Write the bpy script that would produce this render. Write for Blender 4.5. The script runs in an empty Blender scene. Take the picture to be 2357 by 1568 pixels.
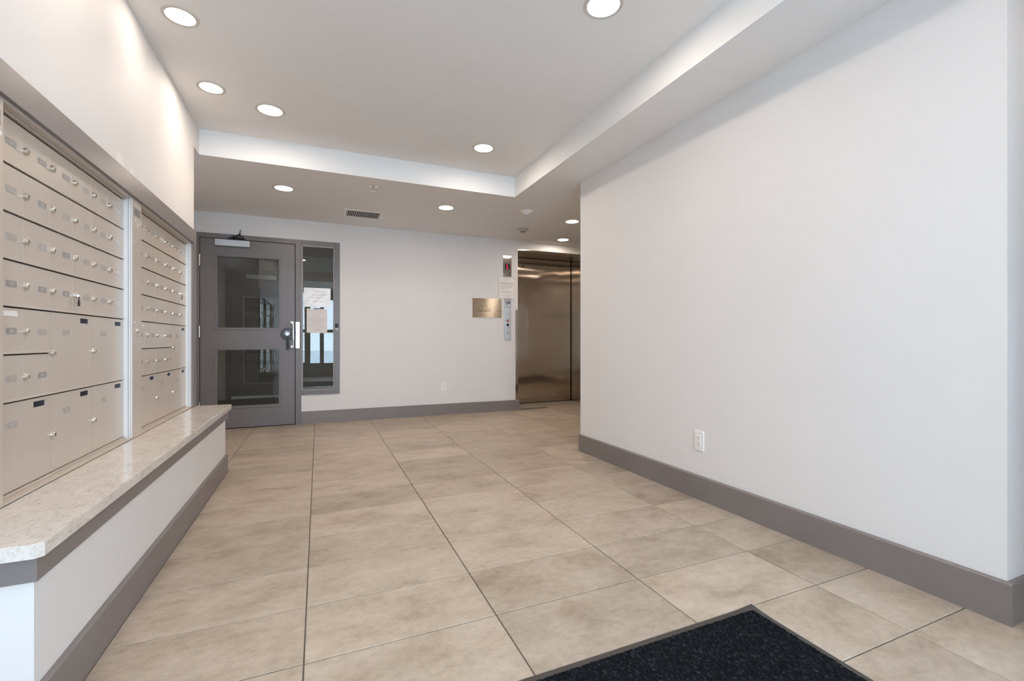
import bpy, bmesh, math, random
from mathutils import Vector, Matrix
random.seed(7)
C = bpy.context.scene
COL = C.collection
PI = math.pi

# ------------------------------------------------------------------ camera
cam_d = bpy.data.cameras.new('camera')
cam = bpy.data.objects.new('camera', cam_d); COL.objects.link(cam)
cam.location = (0, 0, 0.96)
cam.rotation_euler = (PI/2, 0, -math.radians(23.138))
cam_d.sensor_width = 36.0; cam_d.lens = 15.911
cam_d.clip_start = 0.02; cam_d.clip_end = 200
C.camera = cam

# ------------------------------------------------------------------ world (overcast daylight), exposure
W = bpy.data.worlds.new('world'); C.world = W; W.use_nodes = True
wn = W.node_tree.nodes; wl = W.node_tree.links
bg = wn['Background']
bg.inputs['Color'].default_value = (0.66, 0.80, 1.0, 1)
bg.inputs['Strength'].default_value = 19.0
C.view_settings.view_transform = 'Standard'
C.view_settings.look = 'None'
C.view_settings.exposure = -0.07
C.view_settings.gamma = 1.0
C.view_settings.use_curve_mapping = False
C.cycles.max_bounces = 10; C.cycles.diffuse_bounces = 6; C.cycles.glossy_bounces = 5
C.cycles.transparent_max_bounces = 16
C.cycles.caustics_reflective = False; C.cycles.caustics_refractive = False
C.cycles.sample_clamp_indirect = 60
C.cycles.use_denoising = True
LAMP_W = 6.0                 # a ceiling downlight
LAMP_COL = (1.0, 0.855, 0.735)

# ------------------------------------------------------------------ dimensions
YF = 5.727      # far wall
ZL = 2.340      # low ceiling
ZT = 2.531      # tray ceiling
XB = -0.815     # left bulkhead wall plane
TX, TY = 1.739, 4.0   # tray edges
YB = -1.55      # entrance glazing behind the camera
XE = 4.4        # right end of the entrance area
XC = 7.0        # end of the corridor past the lift

# portal so the daylight is sampled through the entrance glazing
pl = bpy.data.lights.new('daylight_portal', 'AREA'); pl.shape = 'RECTANGLE'
pl.size = 2.5; pl.size_y = 2.3; pl.cycles.is_portal = True
po = bpy.data.objects.new('daylight_portal', pl); COL.objects.link(po)
po.location = (0.58, YB-0.10, 1.2); po.rotation_euler = (PI/2, 0, 0)

# ------------------------------------------------------------------ materials
def new_mat(name):
    m = bpy.data.materials.new(name); m.use_nodes = True
    n = m.node_tree.nodes; b = n['Principled BSDF']
    return m, n, m.node_tree.links, b
def ramp(n, l, src, stops):
    r = n.new('ShaderNodeValToRGB'); el = r.color_ramp.elements
    while len(el) > 1: el.remove(el[-1])
    el[0].position, el[0].color = stops[0][0], (*stops[0][1], 1)
    for p, c in stops[1:]:
        e = el.new(p); e.color = (*c, 1)
    l.new(src, r.inputs['Fac']); return r
def noise(n, l, scale, detail=3, rough=.5, vec=None, dist=0):
    t = n.new('ShaderNodeTexNoise'); t.inputs['Scale'].default_value = scale
    t.inputs['Detail'].default_value = detail; t.inputs['Roughness'].default_value = rough
    t.inputs['Distortion'].default_value = dist
    if vec: l.new(vec, t.inputs['Vector'])
    return t
def bump(n, l, b, src, strength, dist=.002):
    k = n.new('ShaderNodeBump'); k.inputs['Strength'].default_value = strength
    k.inputs['Distance'].default_value = dist
    l.new(src, k.inputs['Height']); l.new(k.outputs['Normal'], b.inputs['Normal']); return k
def coord(n, l, kind='Object', scale=(1, 1, 1)):
    t = n.new('ShaderNodeTexCoord'); mp = n.new('ShaderNodeMapping')
    mp.inputs['Scale'].default_value = scale
    l.new(t.outputs[kind], mp.inputs['Vector']); return mp.outputs['Vector']
def world_pos(n, l, scale=(1, 1, 1)):
    g = n.new('ShaderNodeNewGeometry'); mp = n.new('ShaderNodeMapping')
    mp.inputs['Scale'].default_value = scale
    l.new(g.outputs['Position'], mp.inputs['Vector']); return mp.outputs['Vector']
def simple(name, col, rough=.5, metal=0., bumps=None, var=0., spec=.5, coat=0.):
    m, n, l, b = new_mat(name)
    b.inputs['Base Color'].default_value = (*col, 1)
    b.inputs['Roughness'].default_value = rough
    b.inputs['Metallic'].default_value = metal
    b.inputs['Specular IOR Level'].default_value = spec
    b.inputs['Coat Weight'].default_value = coat
    if bumps or var:
        v = world_pos(n, l)
        t = noise(n, l, bumps[0] if bumps else 6, 4, .55, v)
        if bumps: bump(n, l, b, t.outputs['Fac'], bumps[1], bumps[2])
        if var:
            t2 = noise(n, l, 2.2, 4, .6, v)
            r = ramp(n, l, t2.outputs['Fac'], [(.3, tuple(c*(1-var) for c in col)), (.7, tuple(min(1, c*(1+var)) for c in col))])
            l.new(r.outputs['Color'], b.inputs['Base Color'])
    return m
def emit(name, col, s):
    m = bpy.data.materials.new(name); m.use_nodes = True
    n = m.node_tree.nodes; n.clear(); l = m.node_tree.links
    e = n.new('ShaderNodeEmission'); e.inputs['Color'].default_value = (*col, 1); e.inputs['Strength'].default_value = s
    o = n.new('ShaderNodeOutputMaterial'); l.new(e.outputs[0], o.inputs['Surface']); return m

M = {}
M['wall'] = simple('wall_paint', (.735, .715, .695), .62, bumps=(180, .05, .001), var=.012)
M['ceil'] = simple('ceiling_paint', (.84, .815, .79), .8, bumps=(220, .06, .001), var=.01)
M['fascia'] = simple('fascia_paint', (.81, .81, .795), .7, bumps=(200, .05, .001), var=.01)
M['trim'] = simple('grey_trim_paint', (.205, .178, .168), .38, bumps=(60, .05, .001), var=.05)
M['frame'] = simple('grey_door_paint', (.165, .15, .148), .36, bumps=(90, .05, .001), var=.04)
M['white'] = simple('white_plastic', (.82, .81, .79), .35)
M['paper'] = simple('paper', (.80, .77, .74), .75, var=.01)
M['paper2'] = simple('paper_shaded', (.74, .70, .67), .75, var=.01)
M['ink'] = simple('ink', (.10, .09, .09), .8)
M['ink_light'] = simple('ink_light', (.48, .45, .44), .8)
M['black'] = simple('black_plastic', (.010, .010, .011), .35, spec=.3)
M['dark'] = simple('dark_gap', (.018, .016, .014), .8)
M['slot'] = simple('slot_shade', (.006, .012, .03), .4, spec=.15)  # navy near-black puts the shade inside the parcel slots into the colour
M['chrome'] = simple('chrome', (.82, .82, .82), .12, 1.)
M['lock'] = simple('nickel_lock', (.72, .69, .63), .22, 1.)
M['silver'] = simple('silver_paint', (.50, .52, .53), .35, .35)
M['bronze'] = simple('dark_bronze', (.045, .038, .035), .25, .8)
M['red'] = simple('red_button', (.45, .02, .03), .25, coat=.5)
M['led'] = emit('red_led', (1, .02, .06), 3.0)
M['lens'] = emit('lamp_lens', (1, .90, .76), 9.0)
M['ring'] = simple('lamp_ring', (.62, .58, .53), .5)
M['grout'] = simple('grout', (.13, .108, .09), .9, var=.05)
M['aged'] = simple('aged_plastic', (.50, .45, .37), .5)
M['vent_dark'] = simple('grille_shade', (.03, .028, .025), .9)
M['alum'] = simple('brightened_aluminium', (.80, .80, .79), .42, .25, var=.01)  # whiter than the doors: daylight on the mailbox jambs put into the colour
M['box'] = simple('sand_powder_coat', (.60, .525, .45), .34, .22, bumps=(500, .05, .0006), var=.03)
M['tag'] = simple('number_label', (.33, .305, .275), .4, .1)
M['tag2'] = simple('number_label_pale', (.44, .40, .355), .4, .1)
M['tag3'] = simple('number_label_white', (.70, .68, .66), .4)
M['snow'] = simple('snowy_pavement', (.70, .73, .76), .9, var=.06)
M['ext_wall'] = simple('cream_render', (.55, .48, .36), .9, var=.05)
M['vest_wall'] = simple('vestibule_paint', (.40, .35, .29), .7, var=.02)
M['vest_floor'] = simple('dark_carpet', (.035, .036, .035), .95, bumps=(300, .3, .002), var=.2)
M['screw'] = simple('screw_head', (.25, .22, .19), .3, .9)

# glass: thin pane, clear with mirror reflections off both faces
def glass_mat(name, tint):
    m = bpy.data.materials.new(name); m.use_nodes = True
    n = m.node_tree.nodes; n.clear(); l = m.node_tree.links
    tr = n.new('ShaderNodeBsdfTransparent'); tr.inputs['Color'].default_value = (*tint, 1)
    gl = n.new('ShaderNodeBsdfGlossy'); gl.inputs['Roughness'].default_value = .0
    lw = n.new('ShaderNodeLayerWeight'); lw.inputs['Blend'].default_value = .5      # Schlick, same from both faces
    pw = n.new('ShaderNodeMath'); pw.operation = 'POWER'; pw.inputs[1].default_value = 5; l.new(lw.outputs['Facing'], pw.inputs[0])
    fr = n.new('ShaderNodeMath'); fr.operation = 'MULTIPLY_ADD'; fr.inputs[1].default_value = .955; fr.inputs[2].default_value = .045
    l.new(pw.outputs[0], fr.inputs[0])
    mx = n.new('ShaderNodeMixShader'); o = n.new('ShaderNodeOutputMaterial')
    l.new(fr.outputs[0], mx.inputs[0]); l.new(tr.outputs[0], mx.inputs[1]); l.new(gl.outputs[0], mx.inputs[2])
    l.new(mx.outputs[0], o.inputs['Surface']); return m
M['glass'] = glass_mat('clear_glass', (.93, .95, .94))
M['sleeve'] = glass_mat('plastic_sleeve', (.97, .97, .97))

def steel(name, col, rough, spread, wav):
    # vertical-grain brushed metal: microscopic grooves scatter reflections sideways only, sheet slightly wavy
    m, n, l, b = new_mat(name)
    b.inputs['Base Color'].default_value = (*col, 1); b.inputs['Metallic'].default_value = 1
    b.inputs['Roughness'].default_value = rough
    g = n.new('ShaderNodeNewGeometry')
    def vm(op, a, bb=None):
        q = n.new('ShaderNodeVectorMath'); q.operation = op
        for i, x in enumerate((a, bb)):
            if x is None: continue
            if isinstance(x, tuple): q.inputs[i].default_value = x
            else: l.new(x, q.inputs[i])
        return q.outputs[0]
    def wn(k):
        w_ = n.new('ShaderNodeTexWhiteNoise'); w_.noise_dimensions = '3D'
        l.new(vm('MULTIPLY', g.outputs['Position'], (k, k*1.37, 0)), w_.inputs['Vector']); return w_.outputs['Color']
    gro = vm('MULTIPLY', vm('SUBTRACT', vm('ADD', wn(9137.), wn(5311.)), (1, 1, 1)), (spread, spread, 0))
    lf = noise(n, l, 1.0, 2, .45, vm('MULTIPLY', g.outputs['Position'], (2.2, 2.2, 1.6)))
    wv = vm('MULTIPLY', vm('SUBTRACT', lf.outputs['Color'], (.5, .5, .5)), (0, 0, wav))
    l.new(vm('NORMALIZE', vm('ADD', g.outputs['Normal'], vm('ADD', gro, wv))), b.inputs['Normal'])
    return m
M['steel'] = steel('brushed_steel_door', (.52, .455, .385), .06, .36, .055)
M['steel2'] = steel('brushed_steel_plate', (.62, .61, .60), .07, .36, .06)
def steel_h(name, col, rough, aniso, tangent):
    m, n, l, b = new_mat(name)
    b.inputs['Base Color'].default_value = (*col, 1); b.inputs['Metallic'].default_value = 1
    b.inputs['Roughness'].default_value = rough; b.inputs['Anisotropic'].default_value = aniso
    cx = n.new('ShaderNodeCombineXYZ')
    for i in range(3): cx.inputs[i].default_value = tangent[i]
    l.new(cx.outputs[0], b.inputs['Tangent']); return m
M['brass'] = steel_h('brushed_champagne_plate', (.74, .65, .53), .27, 1.0, (0, 0, 1))

# porcelain tile: per-tile tone, cloudy blotches and faint streaks along the long side
m, n, l, b = new_mat('porcelain_tile')
oi = n.new('ShaderNodeObjectInfo'); gp = n.new('ShaderNodeNewGeometry')
mul = n.new('ShaderNodeVectorMath'); mul.operation = 'MULTIPLY_ADD'
cmb = n.new('ShaderNodeCombineXYZ')
for i in range(3): l.new(oi.outputs['Random'], cmb.inputs[i])
l.new(cmb.outputs[0], mul.inputs[0]); mul.inputs[1].default_value = (37, 53, 11)
l.new(gp.outputs['Position'], mul.inputs[2])
mp = n.new('ShaderNodeMapping'); mp.inputs['Scale'].default_value = (1, 1.5, 1); l.new(mul.outputs[0], mp.inputs['Vector'])
n1 = noise(n, l, 4.6, 8, .64, mp.outputs[0], .15)
n2 = noise(n, l, 26, 6, .65, mp.outputs[0], .2)
n3 = noise(n, l, 260, 2, .5, mul.outputs[0])
r1 = ramp(n, l, n1.outputs['Fac'], [(.28, (.30, .238, .178)), (.44, (.40, .327, .252)), (.57, (.452, .377, .298)), (.75, (.50, .428, .352))])
r2 = ramp(n, l, n2.outputs['Fac'], [(.3, (.86, .85, .84)), (.62, (1.04, 1.04, 1.04))])
r3 = ramp(n, l, n3.outputs['Fac'], [(.3, (.94, .94, .94)), (.7, (1.04, 1.04, 1.04))])
mixa = n.new('ShaderNodeMix'); mixa.data_type = 'RGBA'; mixa.blend_type = 'MULTIPLY'; mixa.inputs[0].default_value = 1
l.new(r1.outputs[0], mixa.inputs[6]); l.new(r2.outputs[0], mixa.inputs[7])
mixb = n.new('ShaderNodeMix'); mixb.data_type = 'RGBA'; mixb.blend_type = 'MULTIPLY'; mixb.inputs[0].default_value = 1
l.new(mixa.outputs[2], mixb.inputs[6]); l.new(r3.outputs[0], mixb.inputs[7])
mr = n.new('ShaderNodeMapRange'); mr.inputs['To Min'].default_value = .92; mr.inputs['To Max'].default_value = 1.13
l.new(oi.outputs['Random'], mr.inputs['Value'])
hs = n.new('ShaderNodeHueSaturation'); l.new(mr.outputs[0], hs.inputs['Value']); l.new(mixb.outputs[2], hs.inputs['Color'])
l.new(hs.outputs[0], b.inputs['Base Color'])
b.inputs['Roughness'].default_value = .42; b.inputs['Specular IOR Level'].default_value = .4
bump(n, l, b, n3.outputs['Fac'], .12, .0006)
M['tile'] = m

# polished stone worktop
m, n, l, b = new_mat('polished_stone')
v = world_pos(n, l, (1.0, .55, 1.0))
a1 = noise(n, l, 20, 8, .74, v, .3); a2 = noise(n, l, 95, 5, .7, v); a3 = noise(n, l, 24, 4, .6, v, 1.2)
r1 = ramp(n, l, a1.outputs['Fac'], [(.26, (.54, .48, .42)), (.42, (.66, .60, .54)), (.56, (.71, .66, .60)), (.75, (.76, .72, .67))])
r2 = ramp(n, l, a2.outputs['Fac'], [(.30, (.72, .70, .68)), (.48, (1, 1, 1)), (.7, (1.05, 1.04, 1.04))])
r3 = ramp(n, l, a3.outputs['Fac'], [(.25, (.55, .5, .46)), (.33, (1, 1, 1))])
x1 = n.new('ShaderNodeMix'); x1.data_type = 'RGBA'; x1.blend_type = 'MULTIPLY'; x1.inputs[0].default_value = .9
l.new(r1.outputs[0], x1.inputs[6]); l.new(r2.outputs[0], x1.inputs[7])
x2 = n.new('ShaderNodeMix'); x2.data_type = 'RGBA'; x2.blend_type = 'MULTIPLY'; x2.inputs[0].default_value = .35
l.new(x1.outputs[2], x2.inputs[6]); l.new(r3.outputs[0], x2.inputs[7]); l.new(x2.outputs[2], b.inputs['Base Color'])
b.inputs['Roughness'].default_value = .09; b.inputs['Specular IOR Level'].default_value = .5
M['stone'] = m

# entrance mat: ribbed dark loop pile flecked with blue grey
m, n, l, b = new_mat('mat_pile')
v = world_pos(n, l, (1, 1, 1)); v2 = world_pos(n, l, (1.0, .45, 1))
a1 = noise(n, l, 150, 3, .7, v2); a2 = noise(n, l, 420, 2, .6, v)
r1 = ramp(n, l, a1.outputs['Fac'], [(.38, (.0015, .002, .003)), (.54, (.006, .0075, .011)), (.64, (.024, .028, .038)), (.78, (.10, .108, .13))])
l.new(r1.outputs[0], b.inputs['Base Color']); b.inputs['Roughness'].default_value = .95
b.inputs['Specular IOR Level'].default_value = .15
bump(n, l, b, a2.outputs['Fac'], .9, .004)
M['pile'] = m
M['rubber'] = simple('mat_rubber', (.055, .052, .047), .6, bumps=(200, .2, .001))

# ------------------------------------------------------------------ mesh helpers
class MB:
    def __init__(s): s.bm = bmesh.new(); s.mi = 0
    def _fin(s, vs, bev=0, seg=1):
        fs = {f for v in vs for f in v.link_faces}
        for f in fs: f.material_index = s.mi
        if bev:
            es = list({e for v in vs for e in v.link_edges})
            r = bmesh.ops.bevel(s.bm, geom=es, offset=bev, segments=seg, affect='EDGES', profile=.5)
            for f in r['faces']: f.material_index = s.mi
    def box(s, a, b, bev=0, seg=1):
        x0, x1 = sorted((a[0], b[0])); y0, y1 = sorted((a[1], b[1])); z0, z1 = sorted((a[2], b[2]))
        r = bmesh.ops.create_cube(s.bm, size=1)
        for v in r['verts']:
            v.co = Vector((x0 if v.co.x < 0 else x1, y0 if v.co.y < 0 else y1, z0 if v.co.z < 0 else z1))
        s._fin(r['verts'], bev, seg); return s
    def cyl(s, p, q, r1, r2=None, n=20, bev=0):
        p, q = Vector(p), Vector(q); r2 = r1 if r2 is None else r2
        d = q-p; mt = Matrix.Translation((p+q)/2) @ d.to_track_quat('Z', 'Y').to_matrix().to_4x4()
        r = bmesh.ops.create_cone(s.bm, cap_ends=True, cap_tris=False, segments=n, radius1=r1, radius2=r2, depth=d.length, matrix=mt)
        s._fin(r['verts'], bev); return s
    def tube(s, pts, r, n=10):
        for i in range(len(pts)-1): s.cyl(pts[i], pts[i+1], r, None, n)
        for p in pts[1:-1]:
            q = bmesh.ops.create_icosphere(s.bm, subdivisions=2, radius=r, matrix=Matrix.Translation(Vector(p)))
            s._fin(q['verts'])
        return s
    def ball(s, p, r, sc=(1, 1, 1)):
        q = bmesh.ops.create_icosphere(s.bm, subdivisions=2, radius=r, matrix=Matrix.Translation(Vector(p)) @ Matrix.Diagonal((*sc, 1)))
        s._fin(q['verts']); return s
    def prism(s, poly, axis, lo, hi):
        # poly: 2-D points; axis 0/1/2 is the extrusion axis
        def P(u, v, w):
            return {0: (w, u, v), 1: (u, w, v), 2: (u, v, w)}[axis]
        A = [s.bm.verts.new(P(u, v, lo)) for u, v in poly]; B = [s.bm.verts.new(P(u, v, hi)) for u, v in poly]
        s.bm.faces.new(A[::-1]); s.bm.faces.new(B)
        for i in range(len(poly)):
            j = (i+1) % len(poly); s.bm.faces.new((A[i], A[j], B[j], B[i]))
        s._fin(A+B); return s
    def ring(s, c, r_out, r_in, z0, z1, n=40):
        # flat annulus about a vertical axis
        vs = []
        for i in range(n):
            a = 2*PI*i/n; ca, sa = math.cos(a), math.sin(a)
            vs.append([s.bm.verts.new((c[0]+r*ca, c[1]+r*sa, z)) for r, z in ((r_out, z1), (r_out, z0+.002), (r_out-.003, z0), (r_in, z0+.001), (r_in, z1))])
        for i in range(n):
            a, b = vs[i], vs[(i+1) % n]
            for k in range(5):
                s.bm.faces.new((a[k], b[k], b[(k+1) % 5], a[(k+1) % 5]))
        s._fin([v for q in vs for v in q]); return s
ORG = {}
def obj(name, mb, mats, parent=None, origin=None, smooth=False):
    bm = mb.bm; bmesh.ops.recalc_face_normals(bm, faces=bm.faces)
    vs = [v.co for v in bm.verts]
    if origin is None:
        if parent is not None and vs or True:
            lo = [min(v[i] for v in vs) for i in range(3)]; hi = [max(v[i] for v in vs) for i in range(3)]
            origin = ((lo[0]+hi[0])/2, (lo[1]+hi[1])/2, lo[2])
    origin = Vector(origin)
    for v in bm.verts: v.co -= origin
    me = bpy.data.meshes.new(name); bm.to_mesh(me); bm.free()
    if not isinstance(mats, (list, tuple)): mats = [mats]
    for m_ in mats: me.materials.append(M[m_] if isinstance(m_, str) else m_)
    if smooth:
        for p in me.polygons: p.use_smooth = True
        try: me.set_sharp_from_angle(angle=math.radians(35))
        except Exception: pass
    o = bpy.data.objects.new(name, me); COL.objects.link(o)
    ORG[o.name] = origin
    if parent is not None:
        o.parent = parent; o.location = origin - ORG[parent.name]
    else: o.location = origin
    return o
def tag(o, label, cat, group=None):
    o['label'] = label; o['category'] = cat
    if group: o['group'] = group
    return o
def thing(name, loc, label=None, cat=None, group=None):
    o = bpy.data.objects.new(name, None); COL.objects.link(o); o.location = loc; o.empty_display_size = .05
    ORG[o.name] = Vector(loc)
    if label: tag(o, label, cat, group)
    return o
def struct(name, mb, mats, origin=None):
    o = obj(name, mb, mats, origin=origin); o['kind'] = 'structure'; return o
def struct_empty(name, loc):
    o = thing(name, loc); o['kind'] = 'structure'; return o
def text_mesh(txt, size, mat, centre, facing, name, parent, bold=0., ext=.0004, align='CENTER'):
    cu = bpy.data.curves.new(name, 'FONT'); cu.body = txt; cu.size = size; cu.extrude = ext; cu.offset = bold
    cu.align_x = align; cu.align_y = 'CENTER'; cu.resolution_u = 2; cu.space_character = 1.03
    to = bpy.data.objects.new('tmp', cu); COL.objects.link(to)
    dg = bpy.context.evaluated_depsgraph_get(); me = bpy.data.meshes.new_from_object(to.evaluated_get(dg))
    bpy.data.objects.remove(to)
    if facing == '-y': R = Matrix.Rotation(PI/2, 4, 'X')
    elif facing == '+x': R = Matrix.Rotation(PI/2, 4, 'Z') @ Matrix.Rotation(PI/2, 4, 'X')
    elif facing == '-x': R = Matrix.Rotation(-PI/2, 4, 'Z') @ Matrix.Rotation(PI/2, 4, 'X')
    me.transform(R); me.materials.clear(); me.materials.append(M[mat])
    o = bpy.data.objects.new(name, me); COL.objects.link(o); o.parent = parent
    ORG[o.name] = Vector(centre); o.location = Vector(centre) - ORG[parent.name]
    return o

# ================================================================== STRUCTURE
# right wall runs very slightly askew to the tiles
RW_N = (2.149, 0.752); RW_F = (2.101, 3.397)          # wall corners, near and far
RB_N = (2.132, 0.735); RB_F = (2.084, 3.400)          # face of its baseboard

# ---- floor: slab (grout) and the tiles set in it
mb = MB(); mb.box((-1.3, YB-.1, -.12), (XC, 6.40, -.0035))
floor = struct('floor', mb, 'grout', origin=(0, 0, 0))
TWX, TWY, TOX, TOY, GR = 0.61195, 0.31095, -0.0406, 1.4771, 0.0042
tile_cache = {}
def tile_mesh(w, h):
    k = (round(w, 4), round(h, 4))
    if k not in tile_cache:
        t = MB(); t.box((-w/2, -h/2, -.007), (w/2, h/2, 0))
        top = [e for e in t.bm.edges if all(abs(v.co.z) < 1e-6 for v in e.verts)]
        bmesh.ops.bevel(t.bm, geom=top, offset=.0012, segments=1, affect='EDGES')
        me = bpy.data.meshes.new('tile'); t.bm.to_mesh(me); t.bm.free(); me.materials.append(M['tile']); tile_cache[k] = me
    return tile_cache[k]
def add_tile(x0, y0, x1, y1):
    if x1-x0 < .02 or y1-y0 < .02: return
    o = bpy.data.objects.new('tile', tile_mesh(x1-x0, y1-y0)); COL.objects.link(o); o.parent = floor
    o.location = ((x0+x1)/2, (y0+y1)/2, random.uniform(-.0003, .0003))
for i in range(-3, 12):
    for j in range(-10, 17):
        x0, x1 = TOX+i*TWX+GR/2, TOX+(i+1)*TWX-GR/2
        y0, y1 = TOY+j*TWY+GR/2, TOY+(j+1)*TWY-GR/2
        ym = (y0+y1)/2; xm = (x0+x1)/2
        if y1 < YB+.03: continue
        y0 = max(y0, YB+.03)
        lx = -.6085 if 1.42 < ym < 3.84 else (-1.24 if ym >= 3.84 else XB+.018)
        if ym >= 3.84 and y0 < 3.858 and x0 < -.604: y0 = 3.858
        x0c = max(x0, lx)
        if ym < 3.84 and y1 > 3.87 and x0 < -.65: add_tile(max(x0, -1.24), 3.859, min(x1, -.6115), y1)   # cut pieces in the alcove
        if x1 < lx+.008: continue
        rx = 9
        if .72 < ym < 3.42: rx = 2.125-.0181*(ym-.735)+.012 if True else rx
        elif ym <= .72: rx = XE-.02
        if ym > .72 and y0 < .72 and x1 > 2.14: pass
        if ym > YF:                                   # only the lift recess beyond the far wall
            if x0 > 3.72 or x1 < 2.56: continue
            x0c = max(x0c, 2.56); x1_ = min(x1, 3.72); y1_ = min(y1, 6.285)
            add_tile(x0c, y0, x1_, y1_); continue
        if y1 > YF-.018 and not (x0 > 2.5 and x1 < 3.8): y1 = min(y1, YF-.006)
        x1c = min(x1, rx, XC-.02 if ym > 3.4 else 9)
        if xm > 5.2: continue
        add_tile(x0c, y0, x1c, y1)

# ---- ceilings
mb = MB()
mb.box((-1.45, TY, ZL), (XC, YF+.12, ZL+.3))            # far soffit
mb.box((TX, .0, ZL), (XC, TY, ZL+.3))                   # right soffit
mb.box((-1.0, YB-.1, ZL), (XC, .0, ZL+.3))              # near soffit
ceiling = struct('ceiling', mb, 'ceil')
mb = MB(); mb.box((-1.0, -.0, ZT), (TX+.02, TY+.02, ZT+.1))
struct('ceiling', mb, 'ceil')
mb = MB(); mb.box((XB, TY-.004, ZL+.0002), (TX, TY-.0002, ZT-.0002)); struct('trim_1', mb, 'fascia')   # painted risers of the tray
mb = MB(); mb.box((TX-.004, .0, ZL+.0002), (TX-.0002, TY-.004, ZT-.0002)); struct('trim_2', mb, 'fascia')

# ---- left wall: bulkhead over the mailboxes, backing behind them
mb = MB()
mb.box((-1.0, YB, 1.64), (XB, 3.845, ZL))
mb.box((-1.0, YB, ZL), (XB, TY, ZT))
mb.box((-1.0, YB, 0), (XB, 1.60, 1.64))
mb.box((-1.0, 1.60, 0), (-.925, 3.845, 1.64))
mb.box((-.925, 3.785, 0), (XB, 3.845, 1.64))
mb.box((-.925, 1.60, 0), (XB, 3.785, .455))
struct('wall_left', mb, 'wall')
mb = MB(); mb.box((-1.40, 3.845, 0), (-1.25, YF+.1, ZL)); mb.box((-1.4, 3.75, 0), (-1.0, 3.845, ZL)); struct('wall_alcove', mb, 'wall')
M['patch'] = simple('touch_up_paint', (.80, .785, .765), .6)
wl_ = bpy.data.objects['wall_left']
for k, pts in enumerate(([(2.50, 1.752), (2.53, 1.800), (2.56, 1.790), (2.60, 1.760), (2.58, 1.745)], [(2.66, 1.750), (2.665, 1.790), (2.69, 1.780), (2.70, 1.750)])):
    mb = MB(); mb.prism(pts, 0, XB-.0002, XB+.0004); obj('paint_patch', mb, 'patch', wl_)
# knee wall under the counter
mb = MB(); mb.box((XB, 1.440, 0), (-.624, 3.845, .457)); struct('wall_low', mb, 'wall')

# ---- far wall with openings for door + sidelight and for the lift
DX0, DX1, DZ1 = -1.196, .230, 2.113
EX0, EX1, EZ1 = 2.535, 3.72, 2.226
SLB = .333
mb = MB(); W0, W1 = YF, YF+.14
mb.box((-1.72, W0, 0), (DX0, W1, ZL)); mb.box((DX0, W0, DZ1), (DX1, W1, ZL))
mb.box((-.190, W0, 0), (DX1, W1, SLB))
mb.box((DX1, W0, 0), (2.500, W1, ZL)); mb.box((2.500, W0, 1.386), (EX0, W1, ZL)); mb.box((EX0, W0, EZ1), (EX1, W1, ZL)); mb.box((EX1, W0, 0), (XC, W1, ZL))
struct('wall_far', mb, 'wall')

# ---- right wall block
mb = MB(); mb.prism([RW_N, (XC, RW_N[1]), (XC, RW_F[1]), RW_F], 2, 0, ZL); struct('wall_right', mb, 'wall')
mb = MB(); mb.box((XC, RW_F[1], 0), (XC+.1, YF+.14, ZL)); struct('wall_corridor', mb, 'wall')
mb = MB(); mb.box((XE, YB, 0), (XE+.1, RW_N[1], ZL)); mb.box((1.80, YB, 0), (1.90, -.15, ZL)); struct('wall_entrance_and_screen', mb, 'wall')  # second box: unseen partition added to keep daylight off the right-hand return face

# ---- baseboards with an eased top edge
def base_profile(t=.017, h=.143): return [(0, 0), (t, 0), (t, h-.006), (t-.006, h), (0, h)]
def baseboard(name, p, q, nrm, t=.017, h=.143, ext0=0, ext1=0):
    p, q, nrm = Vector((*p, 0)), Vector((*q, 0)), Vector((*nrm, 0)).normalized()
    d = (q-p).normalized(); p = p-d*ext0; q = q+d*ext1
    mb = MB(); A = []; B = []
    for u, z in base_profile(t, h):
        A.append(mb.bm.verts.new(p+nrm*u+Vector((0, 0, z)))); B.append(mb.bm.verts.new(q+nrm*u+Vector((0, 0, z))))
    mb.bm.faces.new(A); mb.bm.faces.new(B[::-1])
    for i in range(5): mb.bm.faces.new((A[i], B[i], B[(i+1) % 5], A[(i+1) % 5]))
    return struct(name, mb, 'trim')
baseboard('baseboard_right', RW_N, RW_F, (-1, -.018), ext0=.017, ext1=.004)
baseboard('baseboard_return', (RW_N[0], RW_N[1]), (XE, RW_N[1]), (0, -1))
baseboard('baseboard_corridor', (RW_F[0], RW_F[1]), (XC, RW_F[1]), (0, 1))
baseboard('baseboard_far', (-.179, YF), (2.552, YF), (0, -1))
baseboard('baseboard_left', (-.624, 1.440), (-.624, 3.845), (1, 0), t=.015, h=.131, ext0=.015, ext1=.012)
baseboard('baseboard_end', (XB, 1.440), (-.624, 1.440), (0, -1), t=.015, h=.131)
baseboard('baseboard_near', (XB, YB+.1), (XB, 1.42), (1, 0), t=.015, h=.131)

# ---- grey painted timber round the mailboxes and under the counter
mb = MB(); mb.box((XB-.004, 1.50, 1.642), (-.800, 3.850, 1.735), .0015); struct('trim_3', mb, 'trim')
mb = MB(); mb.box((XB-.004, 3.774, .492), (-.800, 3.850, 1.6415), .0015); struct('trim_4', mb, 'trim')
mb = MB(); mb.box((XB-.004, 1.50, .492), (-.800, 1.590, 1.6415), .0015); struct('trim_5', mb, 'trim')
mb = MB(); mb.box((XB, 1.418, .392), (-.609, 3.862, .4572), .0012); struct('trim_6', mb, 'trim')

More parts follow.
